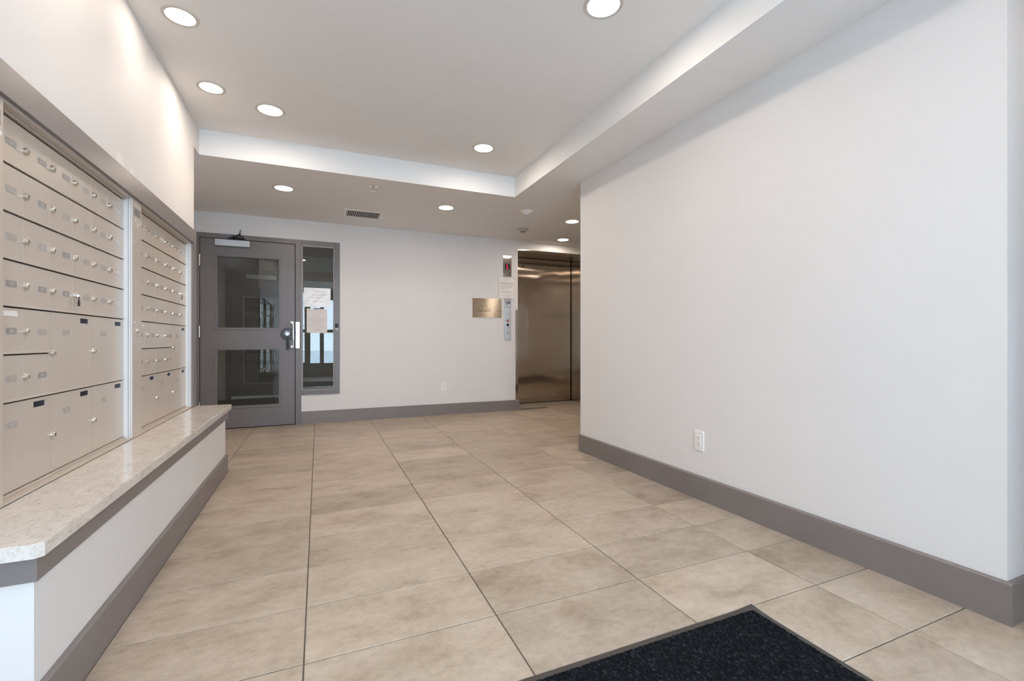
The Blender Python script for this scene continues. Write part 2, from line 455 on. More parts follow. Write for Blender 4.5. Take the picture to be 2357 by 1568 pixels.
# ---- entrance glazing behind the camera
mb = MB(); mb.box((-1.0, YB-.12, 2.28), (XE+.1, YB, ZL)); mb.box((-1.0, YB-.12, 0), (-.62, YB, 2.28)); mb.box((1.77, YB-.12, 0), (XE+.1, YB, 2.28))
struct('wall_near', mb, 'wall')
def glazed(name, xs, z0, z1, rails, stile=.06, sill=.10):
    r = struct_empty(name, ((xs[0]+xs[-1])/2, YB-.05, z0)); mb = MB()
    for x in xs: mb.box((x-stile/2, YB-.08, z0), (x+stile/2, YB-.02, z1))
    for a in range(len(xs)-1):
        for (r0, r1) in [(z0, z0+sill), (z1-.06, z1)]+rails: mb.box((xs[a]+stile/2, YB-.08, r0), (xs[a+1]-stile/2, YB-.02, r1))
    obj('frame', mb, 'frame', r)
    for a in range(len(xs)-1):
        mb = MB(); mb.box((xs[a]+stile/2-.004, YB-.053, z0+sill-.004), (xs[a+1]-stile/2+.004, YB-.047, z1-.056)); obj('glass_pane', mb, 'glass', r)
    return r
glazed('window_2', [-.59, -.31], 0, 2.28, [(1.17, 1.25)], .06, .38)
glazed('door_4', [-.25, .08, .93], 0, 2.10, [(1.17, 1.25)], .10, .36)
mb = MB(); mb.box((-.30, YB-.09, 2.10), (.98, YB-.01, 2.28)); struct('trim_7', mb, 'frame')
glazed('window_3', [1.01, 1.74], 0, 2.28, [(.78, .84)], .06, .12)
# outside: snowy ground and a cream house across the road
mb = MB(); mb.box((-25, -40, -.16), (25, YB-.12, -.12)); struct('ground', mb, 'snow')

# ---- lift recess (steel lined) and its doors
mb = MB()
mb.box((EX0-.035, YF-.004, 0), (EX0, YF+.15, 1.385))
mb.box((EX0-.03, YF+.14, 0), (EX0, 6.40, EZ1+.03)); mb.box((EX1, YF+.14, 0), (EX1+.05, 6.40, EZ1+.03)); mb.box((EX1-.001, YF+.002, 0), (EX1+.03, YF+.14, EZ1))
mb.box((EX0-.03, YF+.14, EZ1), (EX1+.05, 6.40, EZ1+.05)); mb.box((EX0, YF-.003, EZ1-.016), (EX1, YF+.14, EZ1))
lift = struct_empty('door_2', ((EX0+EX1)/2, 6.30, 0))
obj('frame', mb, 'steel', lift)
mb = MB(); mb.box((EX0+.004, 6.300, .006), (3.709, 6.335, EZ1-.006), .001); leaf = obj('door_leaf', mb, 'steel', lift)
mb = MB(); mb.cyl((2.874, 6.3005, 2.097), (2.874, 6.296, 2.097), .011, n=16); obj('key_hole', mb, 'dark', leaf)
mb = MB(); mb.box((EX0, 6.336, 0), (EX1, 6.36, EZ1)); obj('shaft_gap', mb, 'dark', lift)
mb = MB(); mb.box((EX0, 6.27, -.003), (EX1, 6.335, .003)); obj('sill', mb, 'dark', lift)
# raised floor-number plate on the right jamb
t = thing('floor_number_plate', (EX1, 5.94, 1.33), 'small black plate with white 1 on the right steel lift jamb', 'sign')
mb = MB(); mb.box((EX1-.004, 5.875, 1.33), (EX1, 5.975, 1.44), .0008); obj('plate', mb, 'black', t)
text_mesh('1', .075, 'white', (EX1-.0045, 5.915, 1.392), '-x', 'numeral', t)
mb = MB()
for k in ((0, 0), (0, 1), (1, 0)): mb.ball((EX1-.0045, 5.95+.01*k[0], 1.385+.012*k[1]), .003)
mb.prism([(5.948, 1.40), (5.955, 1.415), (5.962, 1.40)], 0, EX1-.0055, EX1-.0035); obj('braille', mb, 'white', t)

# ================================================================== MAIN DOOR AND SIDELIGHT
YD = YF-.010
door = struct_empty('door_1', (-.71, YF, 0))
mb = MB()
mb.box((DX0, YD, 0), (-1.163, YF+.12, 2.062)); mb.box((DX0, YD, 2.062), (-.243, YF+.12, DZ1)); 
mb.box((-.243, YD, 0), (-.183, YF+.12, DZ1), .002)
obj('frame', mb, 'frame', door)
# leaf with two lights
LX0, LX1, LY0, LY1 = -1.158, -.250, YF-.004, YF+.041
G = [(1.097, 1.875), (.241, .862)]; GX0, GX1 = -1.006, -.407
mb = MB()
mb.box((LX0, LY0, .008), (GX0, LY1, 2.056)); mb.box((GX1, LY0, .008), (LX1, LY1, 2.056))
for z0, z1 in ((.008, G[1][0]), (G[1][1], G[0][0]), (G[0][1], 2.056)): mb.box((GX0, LY0, z0), (GX1, LY1, z1))
bmesh.ops.remove_doubles(mb.bm, verts=mb.bm.verts, dist=.0001)
dleaf = obj('door_leaf', mb, 'frame', door)
mb = MB(); mb.box((LX0-.004, LY1-.006, .0), (LX1+.006, LY1-.004, 2.061)); 
def bead(x0, x1, z0, z1, y, w=.030, d=.007, parent=None, name='glazing_bead'):
    mb = MB()
    for a, b in (((x0-w, y-d, z0-w), (x1+w, y+.001, z0)), ((x0-w, y-d, z1), (x1+w, y+.001, z1+w)), ((x0-w, y-d, z0), (x0, y+.001, z1)), ((x1, y-d, z0), (x1+w, y+.001, z1))):
        mb.box(a, b, .0018)
    # thin inner lip
    q = .005
    for a, b in (((x0, y-.003, z0), (x1, y+.02, z0+q)), ((x0, y-.003, z1-q), (x1, y+.02, z1)), ((x0, y-.003, z0), (x0+q, y+.02, z1)), ((x1-q, y-.003, z0), (x1, y+.02, z1))):
        mb.box(a, b)
    return obj(name, mb, 'frame', parent)
def wires(x0, x1, z0, z1, y, pitch=.0127, r=.00035):
    mb = MB(); k = x0+pitch/2
    while k < x1: mb.box((k-r, y-r, z0), (k+r, y+r, z1)); k += pitch
    k = z0+pitch/2
    while k < z1: mb.box((x0, y-r, k-r), (x1, y+r, k+r)); k += pitch
    return mb
M['wire'] = simple('glazing_wire', (.16, .15, .13), .4, .6)
for z0, z1 in G:
    bead(GX0, GX1, z0, z1, LY0, w=.020, parent=door)
    mb = MB(); mb.box((GX0-.004, YF+.016, z0-.004), (GX1+.004, YF+.022, z1+.004)); obj('glass_pane', mb, 'glass', door)
    o = obj('wire_mesh', wires(GX0+.005, GX1-.005, z0+.005, z1-.005, YF+.0245), 'wire', door); o['kind'] = 'stuff'
# dark strips painting the shade of the reveal around the leaf
mb = MB(); mb.box((-1.163, YF+.03, 2.0561), (-.243, YF+.05, 2.0619)); mb.box((-1.163, YF+.03, .0), (-1.1581, YF+.05, 2.06)); mb.box((-.2499, YF+.03, 0), (-.2431, YF+.05, 2.06)); mb.box((-1.16, YF+.03, .0), (-.245, YF+.05, .0079))
obj('reveal_shade', mb, 'dark', door)
for z in (1.815, 1.055, .245):
    mb = MB(); hx = -1.161
    for k in range(5):
        mb.cyl((hx, YD-.007, z-.057+k*.023), (hx, YD-.007, z-.057+k*.023+.0215), .0075, n=12)
    mb.cyl((hx, YD-.007, z-.062), (hx, YD-.007, z+.062), .006, n=12)
    obj('hinge', mb, 'lock', door, smooth=True)
# closer: silver cover plus folded black arm on the head
mb = MB(); mb.box((-1.016, YF-.060, 1.978), (-.697, LY0, 2.046), .003, 2); obj('closer_cover', mb, 'silver', door)
mb = MB(); mb.box((-.704, YF-.061, 1.980), (-.6955, LY0-.003, 2.044), .002); obj('closer_end_cap', mb, 'white', door)
mb = MB()
mb.cyl((-.865, YF-.030, 2.046), (-.865, YF-.030, 2.072), .010, n=14)
mb.tube([(-.865, YF-.030, 2.074), (-.80, YF-.150, 2.079), (-.775, YF-.175, 2.081)], .0065)
mb.tube([(-.775, YF-.175, 2.090), (-.80, YF-.020, 2.100)], .0065)
mb.box((-.90, YF-.032, 2.066), (-.74, YF-.010, 2.078), .003)
mb.box((-.87, YD-.012, 2.080), (-.76, YD, 2.104), .003)
mb.tube([(-.80, YF-.03, 2.10), (-.785, YF-.035, 2.125), (-.782, YF-.03, 2.160)], .008)
arm = obj('closer_arm', mb, 'bronze', door, smooth=True)
mb = MB()
for x, z in ((-.852, 2.083), (-.828, 2.085), (-.796, 2.083), (-.775, 2.080)): mb.ball((x, YD-.034, z), .006)
mb.cyl((-.782, YF-.038, 2.128), (-.782, YF-.038, 2.152), .004, n=10)
obj('arm_screw', mb, 'chrome', arm, smooth=True)
# dark round rose with drop lever and key cylinder
mb = MB(); mb.cyl((-.325, LY0, 1.034), (-.325, LY0-.014, 1.034), .070, .066, 48, bev=.002)
rose = obj('handle_rose', mb, 'bronze', door, smooth=True)
mb = MB(); mb.cyl((-.325, LY0-.014, 1.040), (-.325, LY0-.034, 1.040), .040, .034, 32, bev=.002)
mb.prism([(-.359, 1.03), (-.291, 1.03), (-.312, .985), (-.338, .985)], 1, LY0-.034, LY0-.016)
mb.prism([(-.339, .99), (-.311, .99), (-.307, .925), (-.306, .875), (-.310, .858), (-.322, .852), (-.333, .860), (-.335, .90)], 1, LY0-.040, LY0-.024)
obj('handle_lever', mb, 'black', door, smooth=True)
M['leverface'] = simple('lever_face', (.16, .17, .18), .3, .7)
mb = MB(); mb.cyl((-.325, LY0-.0345, 1.042), (-.325, LY0-.036, 1.042), .033, n=32); obj('lever_face', mb, 'leverface', door)
mb = MB(); mb.cyl((-.325, LY0-.036, 1.034), (-.325, LY0-.044, 1.034), .019, .017, 28, bev=.001); cyl_o = obj('key_cylinder', mb, 'chrome', door, smooth=True)
mb = MB(); mb.box((-.3275, LY0-.0445, 1.026), (-.3225, LY0-.0438, 1.042)); obj('key_slot', mb, 'dark', cyl_o)
# chrome pull on two feet, and the latch guard plate on the mullion
mb = MB()
for z in (1.163, .888):
    mb.box((-.300, LY0-.014, z-.016), (-.257, LY0, z+.016), .004, 2)
    mb.box((-.272, LY0-.044, z-.012), (-.256, LY0-.010, z+.012), .003, 2)
mb.box((-.271, LY0-.050, .878), (-.257, LY0-.040, 1.174), .003, 2)
obj('pull_handle', mb, 'chrome', door, smooth=True)
mb = MB(); mb.box((-.240, YD-.004, .872), (-.200, YD, 1.172), .0015)
gp_ = obj('latch_guard', mb, 'chrome', door)
mb = MB(); mb.box((-.226, YD-.016, .92), (-.216, YD-.004, 1.12), .003); obj('guard_rib', mb, 'chrome', gp_)

# sidelight
sl = struct_empty('window_1', (.02, YF, SLB))
mb = MB()
mb.box((-.183, YD, 2.062), (.172, YF+.12, DZ1)); mb.box((.172, YD, SLB), (.230, YF+.12, DZ1), .002); mb.box((-.183, YD, SLB), (.172, YF+.12, .382), .0)
obj('frame', mb, 'frame', sl)
SX0, SX1, SZ0, SZ1 = -.172, .166, .388, 2.054
M['bead2'] = simple('bead_paint', (.30, .28, .275), .4)
mb = MB()
for a, b in (((SX0-.011, YF-.004, SZ0-.006), (SX0+.006, YF+.016, SZ1+.006)), ((SX1-.008, YF-.004, SZ0-.006), (SX1+.006, YF+.016, SZ1+.006)),
             ((SX0, YF-.004, SZ0-.006), (SX1, YF+.016, SZ0+.008)), ((SX0, YF-.004, SZ1-.012), (SX1, YF+.016, SZ1+.008))): mb.box(a, b, .001)
obj('glazing_bead', mb, 'bead2', sl)
mb = MB(); mb.box((SX0-.004, YF+.017, SZ0-.004), (SX1+.004, YF+.023, SZ1+.004)); obj('glass_pane', mb, 'glass', sl)
o = obj('wire_mesh', wires(SX0+.006, SX1-.006, SZ0+.006, SZ1-.006, YF+.0255), 'wire', sl); o['kind'] = 'stuff'
# small black keeper on the sidelight stile
t = thing('door_contact', (.197, YD, 1.08), 'small black and clear box mounted on right stile of sidelight', 'switch')
mb = MB(); mb.box((.181, YD-.018, 1.108), (.213, YD, 1.160), .004, 2); obj('housing', mb, 'black', t)
mb = MB(); mb.box((.180, YD-.010, 1.082), (.214, YD, 1.108), .002); obj('lower_case', mb, 'ring', t)

# ---- vestibule seen through the wired glass
VX0, VX1, VY1, VZ = -1.62, .95, 8.50, 2.40
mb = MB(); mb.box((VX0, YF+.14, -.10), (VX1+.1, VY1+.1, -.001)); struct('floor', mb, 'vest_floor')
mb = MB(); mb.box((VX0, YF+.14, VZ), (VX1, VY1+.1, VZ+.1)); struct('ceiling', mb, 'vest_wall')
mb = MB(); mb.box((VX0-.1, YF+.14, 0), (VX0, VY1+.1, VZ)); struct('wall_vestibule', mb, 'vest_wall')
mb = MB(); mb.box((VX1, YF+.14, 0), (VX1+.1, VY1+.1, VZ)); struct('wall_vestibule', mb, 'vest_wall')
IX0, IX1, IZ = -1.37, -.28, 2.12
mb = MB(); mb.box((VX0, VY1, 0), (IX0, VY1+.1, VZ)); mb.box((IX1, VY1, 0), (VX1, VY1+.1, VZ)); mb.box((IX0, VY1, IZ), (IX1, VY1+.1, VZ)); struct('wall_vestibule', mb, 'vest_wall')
d3 = struct_empty('door_3', ((IX0+IX1)/2, VY1, 0))
M['door3'] = simple('inner_door_paint', (.085, .078, .07), .4)
M['refl_bar'] = simple('reflection_bar_grey', (.36, .36, .33), .6, var=.1)
mb = MB(); mb.box((IX0, VY1-.02, 0), (IX0+.06, VY1+.08, IZ)); mb.box((IX1-.06, VY1-.02, 0), (IX1, VY1+.08, IZ)); mb.box((IX0+.06, VY1-.02, IZ-.06), (IX1-.06, VY1+.08, IZ)); obj('frame', mb, 'door3', d3)
a0, a1 = IX0+.065, IX1-.065; g0, g1 = a0+.19, a1-.14
mb = MB(); mb.box((a0, VY1+.0, .01), (g0, VY1+.045, IZ-.065)); mb.box((g1, VY1, .01), (a1, VY1+.045, IZ-.065))
for z0, z1 in ((.01, .26), (.86, 1.08), (1.66, IZ-.065)): mb.box((g0, VY1, z0), (g1, VY1+.045, z1))
obj('door_leaf', mb, 'door3', d3)
for z0, z1 in ((.26, .86), (1.08, 1.66)):
    mb = MB(); mb.box((g0-.004, VY1+.02, z0-.004), (g1+.004, VY1+.026, z1+.004)); obj('glass_pane', mb, 'glass', d3)
    mb = MB()
    for q in (((g0-.015, VY1-.008, z0-.015), (g1+.015, VY1, z0)), ((g0-.015, VY1-.008, z1), (g1+.015, VY1, z1+.015)), ((g0-.015, VY1-.008, z0), (g0, VY1, z1)), ((g1, VY1-.008, z0), (g1+.015, VY1, z1))): mb.box(*q)
    obj('glazing_bead', mb, 'bead2', d3)
mb = MB(); mb.box((-1.08, VY1-.05, 1.965), (-.64, VY1-.001, 2.035), .003); obj('closer_cover', mb, 'silver', d3)
mb = MB(); mb.tube([(-.90, VY1-.03, 2.045), (-.72, VY1-.06, 2.06), (-.68, VY1-.025, 2.06)], .009); obj('closer_arm', mb, 'bronze', d3)
mb = MB(); mb.box((a0+.01, VY1-.018, .012), (a1-.01, VY1-.001, .055)); obj('threshold_strip', mb, 'alum', d3)
for z in (1.72, 1.0, .3):
    mb = MB(); mb.cyl((a0-.002, VY1-.012, z-.055), (a0-.002, VY1-.012, z+.055), .008, n=10); obj('hinge', mb, 'lock', d3)
# room past the inner door, with added bars standing in for stripes reflected in its glass
mb = MB(); mb.box((VX0, VY1+1.5, 0), (VX1, VY1+1.6, VZ)); mb.box((VX0-.1, VY1+.1, 0), (VX0, VY1+1.6, VZ)); mb.box((VX1, VY1+.1, 0), (VX1+.1, VY1+1.6, VZ)); mb.box((VX0-.1, VY1+.1, VZ), (VX1+.1, VY1+1.6, VZ+.1)); mb.box((VX0-.1, VY1+.1, -.1), (VX1+.1, VY1+1.6, -.001)); struct('wall_inner', mb, 'vest_wall')
t = thing('reflection_bars', (-1.05, VY1+1.47, .9), 'grey bars standing in for reflected stripes in the inner door glass', 'reflection')
mb = MB()
mb.box((-1.35, VY1+1.40, .5), (-.70, VY1+1.498, 1.95)); obj('bar_backing', mb, 'door3', t)
for k in range(5):
    mb = MB(); mb.box((-1.28, VY1+1.36, .58+k*.27), (-.77, VY1+1.40, .72+k*.27), .004); obj('box', mb, 'refl_bar', t)

# ================================================================== MAILBOXES
FP, DP = -.815, -.847
ROWS = [1.624, 1.483, 1.341, 1.200, 1.060, .917, .774, .506]
def round_rect(y0, y1, z0, z1, r, n=4):
    pts = []
    for cy, cz, a0 in ((y1-r, z1-r, 0), (y0+r, z1-r, 90), (y0+r, z0+r, 180), (y1-r, z0+r, 270)):
        for k in range(n+1):
            a = math.radians(a0+90*k/n); pts.append((cy+r*math.cos(a), cz+r*math.sin(a)))
    return pts
def add_door(unit, y0, y1, z0, z1, tagc, lockc, slotc=None, tone=0):
    g, hz = .0006, .0022
    mb = MB()
    if slotc:
        sy0, sy1, sz0, sz1 = slotc[0]-.036, slotc[0]+.036, slotc[1]-.0095, slotc[1]+.0095
        a, b, c, d = y0+g, y1-g, z0+hz, z1-hz
        mb.box((DP-.006, a, c), (DP, b, sz0)); mb.box((DP-.006, a, sz1), (DP, b, d))
        mb.box((DP-.006, a, sz0), (DP, sy0, sz1)); mb.box((DP-.006, sy1, sz0), (DP, b, sz1))
        bmesh.ops.remove_doubles(mb.bm, verts=mb.bm.verts, dist=.00005)
    else:
        mb.box((DP-.006, y0+g, z0+hz), (DP, y1-g, z1-hz), .0006)
    d_ = obj('mailbox_door', mb, 'box', unit)
    if slotc:
        mb = MB(); mb.box((DP-.0058, slotc[0]-.0357, slotc[1]-.0092), (DP-.0040, slotc[0]+.0357, slotc[1]+.0092)); obj('parcel_slot', mb, 'slot', d_)
    # number tag: shallow label with a rim and worn digits
    ty, tz = tagc
    mb = MB(); mb.prism(round_rect(ty-.0275, ty+.0275, tz-.0108, tz+.0108, .006), 0, DP, DP+.0006)
    mb.mi = 1; mb.prism(round_rect(ty-.0255, ty+.0255, tz-.0090, tz+.0090, .005), 0, DP+.0006, DP+.0010)
    mb.mi = 2
    for q in (-.0035, .0045): mb.prism(round_rect(ty+q-.003, ty+q+.003, tz-.0045, tz+.0045, .0015, 2), 0, DP+.0010, DP+.0012)
    obj('number_tag', mb, ['ink_light', ('tag', 'tag2', 'tag3')[tone], 'ink_light'], d_)
    if lockc:
        ly, lz = lockc
        mb = MB()
        mb.cyl((DP, ly, lz), (DP+.0065, ly, lz), .0118, .0108, 18); mb.cyl((DP+.0065, ly, lz), (DP+.0095, ly, lz), .0108, .0075, 18)
        mb.mi = 1; mb.box((DP+.0093, ly-.001, lz-.0045), (DP+.0098, ly+.001, lz+.0045))
        obj('lock', mb, ['lock', 'dark'], d_, smooth=True)
    return d_
def mailbox_unit(yl, bnd, yr, small_cols, label, near):
    """yl: left edge of the side panel, bnd: seven column edges, yr: right end"""
    u = thing('mailbox_unit', (FP-.04, (yl+yr)/2, .492), label, 'mailbox', 'built-in mailbox banks')
    z0, z1 = .4918, 1.641
    # carcass, dark behind the door gaps
    mb = MB(); mb.box((DP-.06, yl+.002, z0), (DP-.0062, yr-.004, z1)); obj('carcass', mb, 'dark', u)
    # side panel
    pw = .118
    mb = MB(); mb.box((DP-.006, yl, z0), (FP+.001, yl+pw, z1), .001)
    pnl = obj('side_panel', mb, 'box', u)
    mb = MB(); mb.cyl((FP+.001, yl+.055, 1.008), (FP+.008, yl+.055, 1.008), .0125, .0115, 20); mb.cyl((FP+.008, yl+.055, 1.008), (FP+.011, yl+.055, 1.008), .0115, .008, 20)
    obj('lock', mb, 'lock', pnl, smooth=True)
    mb = MB(); mb.box((FP+.001, yl+.012, 1.560), (FP+.0018, yl+.106, 1.602))
    mb.mi = 1
    for k, (a, b) in enumerate(((.03, .09), (.02, .095), (.025, .08), (.02, .09))): mb.box((FP+.0018, yl+a, 1.567+k*.008), (FP+.0021, yl+b, 1.570+k*.008))
    mb.mi = 2; mb.ball((FP+.0018, yl+.018, 1.592), .0022); mb.ball((FP+.0018, yl+.100, 1.580), .0022)
    obj('rating_plate', mb, ['tag', 'ink', 'chrome'], pnl)
    rs = random.Random(5); mb = MB()
    for (a, z, h) in ((.035, 1.535, .016), (.062, 1.515, .018), (.100, 1.532, .012), (.018, 1.43, .006), (.055, 1.40, .004), (.03, 1.045, .008), (.085, 1.05, .010), (.03, .955, .006), (.08, .95, .006)):
        mb.box((FP+.001, yl+a, z), (FP+.0014, yl+a+rs.uniform(.004, .012), z+h))
    obj('scuff_marks', mb, 'white', pnl)['kind'] = 'stuff'
    # bottom and top rails, right hand stepped jamb
    ys = yl+pw
    mb = MB()
    mb.box((DP-.004, ys, z0), (FP, yr, .4985), .0008); mb.box((DP-.004, ys, .4985), (DP+.009, yr, .5055), .0008)
    obj('bottom_rail', mb, 'box', u)
    mb = MB(); mb.box((DP-.004, ys, 1.634), (FP, yr, z1), .0008); mb.box((DP-.004, ys, 1.6265), (DP+.009, yr, 1.634), .0008)
    obj('top_rail', mb, 'box', u)
    mb = MB()
    mb.box((DP-.005, yr-.003, .4985), (-.8300, yr+.0, 1.634)); mb.box((-.8285, yr-.0020, .4985), (-.8205, yr, 1.634)); mb.box((-.8192, yr-.003, .494), (FP, yr, 1.640))
    mb.mi = 1; mb.box((-.8305, yr-.0008, .4985), (-.819, yr, 1.634))
    obj('side_jamb', mb, ['alum', 'dark'], u)
    tz = lambda a, b: (a+b)/2
    tagy = lambda c: bnd[c]+.106
    lockx = lambda c: bnd[c]+.012
    def tone(): return 2 if near is False and random.random() < .05 else random.choice((0, 0, 1) if not near else (0, 1, 1))
    for r in range(4):
        for c in range(6):
            z = tz(ROWS[r], ROWS[r+1])
            add_door(u, bnd[c], bnd[c+1], ROWS[r+1], ROWS[r], (tagy(c), z), (lockx(c), z), None, 2 if c == 5 else tone())
    for r in (4, 5):
        for c in range(small_cols):
            z = tz(ROWS[r], ROWS[r+1])
            add_door(u, bnd[c], bnd[c+1], ROWS[r+1], ROWS[r], (tagy(c), z), (lockx(c), z) if c < small_cols-(0 if small_cols == 2 and False else 0) else None, None, tone())
    c = small_cols
    while c < 6:
        add_door(u, bnd[c], bnd[c+2], ROWS[6], ROWS[4], (tagy(c), .989), (lockx(c), .917), (bnd[c+2]-.062, 1.036), 1); c += 2
    for c in (0, 2, 4):
        add_door(u, bnd[c], bnd[c+2], ROWS[7], ROWS[6], (tagy(c)+.004, .706), (lockx(c), .635), (bnd[c+2]-.062, .752), 1)
    # folded lips that close each row
    for r in (1, 2, 3, 4, 6):
        mb = MB(); mb.box((DP-.001, bnd[0], ROWS[r]+.0022), (DP+.0035, bnd[6], ROWS[r]+.0085), .0008); obj('row_lip', mb, 'box', u)
    mb = MB(); mb.box((DP-.001, bnd[0], ROWS[5]+.0022), (DP+.0035, bnd[small_cols]-.001, ROWS[5]+.0085), .0008); obj('row_lip', mb, 'box', u)
    return u
b1 = [1.730]+[1.893+.1545*k for k in range(5)]+[2.684]
b1 = [1.730, 1.895, 2.050, 2.207, 2.362, 2.516, 2.684]
mailbox_unit(1.612, b1, 2.688, 2, 'nearer bank of sand-coloured metal mailboxes above the stone counter', True)
b2 = [2.808, 2.990, 3.146, 3.303, 3.457, 3.613, 3.769]
mailbox_unit(2.690, b2, 3.773, 4, 'farther bank of sand-coloured metal mailboxes beside the grey glazed door', False)

def key(y, z, label):
    t = thing('key', (DP+.010, y, z-.03), label, 'key')
    mb = MB(); mb.box((DP+.0095, y-.001, z-.004), (DP+.016, y+.001, z+.004)); obj('blade', mb, 'lock', t)
    mb = MB(); mb.prism(round_rect(y-.008, y+.008, z-.040, z-.018, .006), 0, DP+.012, DP+.014); mb.prism(round_rect(y-.0025, y+.0025, z-.02, z-.004, .002), 0, DP+.012, DP+.014); obj('bow', mb, 'bronze', t)
key(2.207+.012, 1.1295, 'small dark key hanging from a lock in the nearer mailbox bank')
key(3.613+.012, 1.2705, 'small dark key hanging from a lock in the farther mailbox bank')
mb = MB(); mb.prism([(1.783, 1.048), (1.862, 1.050), (1.868, 1.033), (1.79, 1.033)], 0, DP+.0001, DP+.0012)
tag(obj('sticker', mb, 'white'), 'white paper strip stuck low on the nearer mailbox bank near picture edge', 'sticker')
mb = MB(); mb.prism([(2.925, 1.040), (2.965, 1.041), (2.965, 1.032), (2.93, 1.032)], 0, DP+.0001, DP+.0010)
tag(obj('sticker', mb, 'white'), 'tiny white strip stuck on the farther mailbox bank', 'sticker')

# stone counter with clipped corners
mb = MB(); c = .013
mb.prism([(XB, 1.388), (-.588-c, 1.388), (-.588, 1.388+c), (-.588, 3.872-c*.4), (-.588-c*.4, 3.872), (XB, 3.872)], 2, .4575, .4915)
bmesh.ops.bevel(mb.bm, geom=[e for e in mb.bm.edges if all(v.co.z > .49 for v in e.verts)], offset=.002, segments=2, affect='EDGES')
tag(obj('countertop', mb, 'stone'), 'polished beige speckled stone counter below the wall of mailboxes', 'countertop')

# ================================================================== CEILING FITTINGS
def downlight(x, y, z, label, r=.075, power=1.0, group='round recessed downlights'):
    t = thing('downlight', (x, y, z), label, 'light', group)
    mb = MB(); mb.ring((x, y), r+.017, r, z-.004, z); obj('ring', mb, 'ring', t)
    mb = MB(); mb.cyl((x, y, z-.0005), (x, y, z-.0025), r, n=40); obj('lens', mb, 'lens', t)
    ld = bpy.data.lights.new('lamp', 'AREA'); ld.shape = 'DISK'; ld.size = 2*r*.96; ld.energy = LAMP_W*power
    ld.color = LAMP_COL; ld.spread = math.radians(178)
    lo = bpy.data.objects.new('lamp', ld); COL.objects.link(lo); lo.parent = t; lo.location = (0, 0, -.006)
    return t
WP = .22
downlight(-.616, 2.649, ZT, 'recessed downlight in the raised ceiling, nearest the mailbox wall and camera', .062, WP)
downlight(-.614, 3.320, ZT, 'smaller recessed downlight beside mailbox wall, farther one of that row', .062, WP)
downlight(-.303, 3.487, ZT, 'recessed downlight in raised ceiling set in from the mailbox wall row', .075)
downlight(1.238, 3.488, ZT, 'recessed downlight near the far right corner of the raised ceiling')
downlight(1.227, 1.781, ZT, 'large near downlight cut by the top edge of the picture')
downlight(-.290, 4.582, ZL, 'recessed downlight in low ceiling in front of the grey door')
downlight(1.217, 4.589, ZL, 'recessed downlight in low ceiling midway along the far wall')
downlight(2.703, 4.551, ZL, 'recessed downlight in low ceiling just left of the right wall edge')
downlight(3.077, 5.424, ZL, 'farthest small downlight just above the steel lift')
for x, y, z, r, p, lab in ((-.616, 1.978, ZT, .062, WP, 'downlight above the nearer mailbox bank, just outside the picture top'),
        (-.616, 1.307, ZT, .062, WP, 'downlight above the near end of the stone counter, outside the picture'),
        (-.616, .636, ZT, .062, WP, 'downlight by the left wall level with the camera, outside the picture'),
        (-.303, 1.781, ZT, .075, .45, 'downlight of the raised ceiling left of the camera axis, outside the picture'),
        (1.238, .35, ZT, .075, 1, 'downlight of the raised ceiling above the entrance mat, outside the picture'),
        (2.62, .20, ZL, .075, .6, 'downlight in low ceiling round the near corner of right wall'),
        (4.9, 4.55, ZL, .075, 1, 'downlight far along the lift corridor, hidden behind right wall'),
        (.45, -.9, ZL, .075, .6, 'downlight inside the entrance door behind the camera')):
    downlight(x, y, z, lab, r, p)
# unseen lamp added to brighten the vestibule
downlight(-.55, 7.0, VZ, 'unseen downlight added to light the vestibule behind the wired glass', .075, .65)

t = thing('sprinkler_head', (.448, 4.20, ZL-.05), 'chrome sprinkler head hanging from the low ceiling', 'sprinkler')
mb = MB(); mb.ring((.448, 4.20), .040, .020, ZL-.004, ZL); obj('escutcheon', mb, 'chrome', t, smooth=True)
mb = MB(); mb.cyl((.448, 4.20, ZL), (.448, 4.20, ZL-.018), .011, n=14)
for s in (-1, 1): mb.tube([(.448+s*.011, 4.2, ZL-.014), (.448+s*.013, 4.2, ZL-.03), (.448+s*.003, 4.2, ZL-.044)], .0025, 8)
mb.cyl((.448, 4.2, ZL-.016), (.448, 4.2, ZL-.044), .0032, n=10)
obj('body', mb, 'lock', t)
mb = MB(); mb.cyl((.448, 4.2, ZL-.045), (.448, 4.2, ZL-.047), .017, n=20); obj('deflector', mb, 'lock', t)

# supply grille with thin blades
t = thing('air_vent', (.447, 5.19, ZL), 'white rectangular ceiling vent with dark slots in front of far wall', 'vent')
vx0, vx1, vy0, vy1 = .243, .650, 5.035, 5.345
mb = MB(); q = .034
for a, b in (((vx0, vy0, ZL-.006), (vx1, vy0+q, ZL)), ((vx0, vy1-q, ZL-.006), (vx1, vy1, ZL)), ((vx0, vy0+q, ZL-.006), (vx0+q, vy1-q, ZL)), ((vx1-q, vy0+q, ZL-.006), (vx1, vy1-q, ZL))): mb.box(a, b, .0012)
obj('frame', mb, 'white', t)
mb = MB(); mb.box((vx0+q, vy0+q, ZL-.0012), (vx1-q, vy1-q, ZL-.0002)); obj('shade_sheet', mb, 'vent_dark', t)  # near-black sheet stands in for the shade behind the blades
nb = 19
for k in range(nb):
    x = vx0+q+.009+k*(vx1-vx0-2*q-.018)/(nb-1)
    mb = MB(); mb.prism([(x-.0035, ZL-.0055), (x-.0015, ZL-.0055), (x+.0035, ZL-.0014), (x+.0015, ZL-.0014)], 1, vy0+q, vy1-q); obj('blade', mb, 'white', t)

